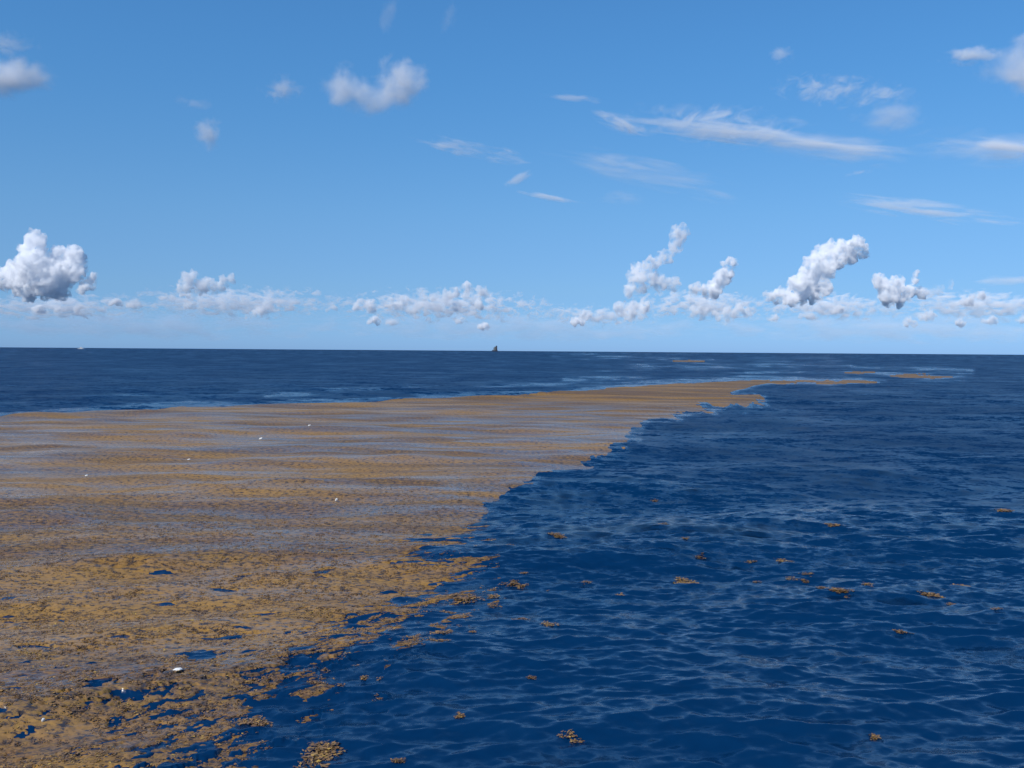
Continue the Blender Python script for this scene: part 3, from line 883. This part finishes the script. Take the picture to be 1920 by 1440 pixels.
veil('second very faint steep streak at the top, right of the first', [(818, 80), (862, -10)], 20, DV, vm_('veil_twelve', 0.10, 20, DV, 2.0, 1.0, 1.2, 0.35, 0.8, 12), 'cirrus_cloud', GV)
veil('short pale streak under the right end of the long feathered streak', [(1580, 330), (1645, 316)], 8, DV, vm_('veil_thirteen', 0.25, 8, DV, 2.0, 1.0, 1.0, 0.38, 0.8, 13), 'cirrus_cloud', GV)
veil('faint flat veil at the far right, just above the cumulus', [(1800, 530), (1990, 522)], 14, DV, vm_('veil_fourteen', 0.5, 14, DV, 2.0, 1.0, 1.0, 0.38, 0.8, 14), 'cirrus_cloud', GV)

veil('left lobe of the two lobed white cloud high at centre left', [(585, 165), (700, 165)], 56, DF, vm_('scrap_one', 2.0, 56, DF, 1.8, 1.6, 1.4, 0.40, 0.80, 21, warp=0.3), 'fluffy_cloud', GF, 0.35)
veil('right lobe of the two lobed white cloud, the brighter and higher one', [(690, 162), (815, 148)], 66, DF, vm_('scrap_two', 3.0, 66, DF, 1.8, 1.6, 1.8, 0.40, 0.80, 22, warp=0.3), 'fluffy_cloud', GF, 0.35)
veil('pale saddle joining the two lobes of the white cloud', [(610, 185), (800, 188)], 42, DF, vm_('scrap_three', 1.3, 42, DF, 2.2, 1.6, 1.2, 0.38, 0.8, 23, warp=0.3), 'fluffy_cloud', GF, 0.35)
veil('faint torn scrap left of the two lobed cloud', [(475, 165), (585, 170)], 40, DF, vm_('scrap_four', 1.4, 40, DF, 2.2, 1.6, 1.8, 0.45, 0.85, 24, warp=0.5), 'fluffy_cloud', GF, 0.35)
veil('small soft round puff alone in the sky at left', [(348, 255), (430, 250)], 42, DF, vm_('scrap_five', 1.7, 42, DF, 1.6, 1.6, 1.6, 0.40, 0.85, 25, warp=0.3), 'fluffy_cloud', GF, 0.35)
veil('faint scrap above the small soft round puff', [(305, 180), (420, 205)], 22, DF, vm_('scrap_six', 0.4, 22, DF, 2.5, 1.6, 1.6, 0.45, 0.85, 26, warp=0.5), 'fluffy_cloud', GF, 0.35)
veil('soft white cloud cut by the left edge near the top', [(-110, 138), (130, 150)], 52, DF, vm_('scrap_seven', 3.2, 42, DF, 2.0, 1.6, 1.2, 0.38, 0.8, 27, warp=0.3), 'fluffy_cloud', GF, 0.35)
veil('thin torn veil over the cloud at the top left edge', [(-60, 75), (90, 90)], 46, DF, vm_('scrap_eight', 1.3, 46, DF, 2.5, 1.6, 2.0, 0.48, 0.85, 28, warp=0.6), 'fluffy_cloud', GF, 0.35)
veil('soft grey white cloud cut by the right edge near the top', [(1815, 122), (2060, 132)], 84, DF, vm_('scrap_nine', 3.4, 68, DF, 1.8, 1.6, 1.4, 0.42, 0.85, 29, warp=0.4), 'fluffy_cloud', GF, 0.35)
veil('flat bright scrap pointing left from the cloud at the top right edge', [(1745, 112), (1900, 98)], 26, DF, vm_('scrap_ten', 2.4, 26, DF, 2.5, 1.6, 1.2, 0.42, 0.85, 30, warp=0.4), 'fluffy_cloud', GF, 0.35)
veil('faint greyish patch between the dappled veil and the right streak', [(1590, 222), (1760, 215)], 42, DF, vm_('scrap_eleven', 0.9, 42, DF, 1.8, 1.6, 1.4, 0.40, 0.85, 31, warp=0.3), 'fluffy_cloud', GF, 0.35)
veil('faint pinkish patch below the broad veil in the middle', [(1105, 372), (1225, 372)], 22, DF, vm_('scrap_twelve', 0.4, 22, DF, 1.8, 1.6, 1.4, 0.40, 0.85, 32, warp=0.3), 'fluffy_cloud', GF, 0.35)

# banks of far cloud low over the sea
DK = 42000.0
GK = 'banks of far cloud low over the horizon'
BANKS = [(-120, 330, 574, 34, 1.0, 'textured bank of far cloud under the tall left cumulus'),
         (190, 700, 566, 40, 1.0, 'textured wide bank of far cloud between the left cumulus and the middle'),
         (590, 1080, 572, 42, 1.0, 'textured bank of far cloud above and beside the ship'),
         (980, 1260, 590, 26, 0.7, 'low bank of far cloud in the gap left of the leaning tower'),
         (1150, 1480, 570, 38, 1.0, 'textured bank of far cloud under the leaning tower and the plume'),
         (1400, 1720, 574, 34, 0.9, 'textured bank of far cloud under the biggest cumulus'),
         (1620, 2040, 572, 36, 0.9, 'textured bank of far cloud at the far right')]
for i, (a, b, yy_, h, st, lab) in enumerate(BANKS):
    kx = (b - a) / 2 / 17.0
    veil(lab, [(a, yy_), (b, yy_ + 3)], h, DK, vm_('bank_%d' % i, 3.2 * st, h, DK, kx * 1.3, 1.0, h / 8.5, 0.45, 0.74, 60 + i, det=8, warp=0.5, tint=(0.97, 0.985, 1.0), rim=0.30), 'cloud_bank', GK, 0.5)
for i, (a, b, yy_, h, lab) in enumerate([(-200, 700, 606, 36, 'pale haze of far cloud low over the sea at left'), (500, 1400, 610, 34, 'pale haze of far cloud low over the sea in the middle'), (1200, 2150, 612, 34, 'pale haze of far cloud low over the sea at right')]):
    veil(lab, [(a, yy_), (b, yy_ + 6)], h, DK * 1.15, vm_('haze_%d' % i, 0.42, h, DK, 9.0, 1.0, 2.2, 0.35, 0.70, 80 + i, det=7, tint=(0.80, 0.91, 1.0), rim=0.35), 'cloud_bank', 'pale haze of far cloud along the horizon', 0.6)  # bluish tint paints the air in front into the cloud's colour
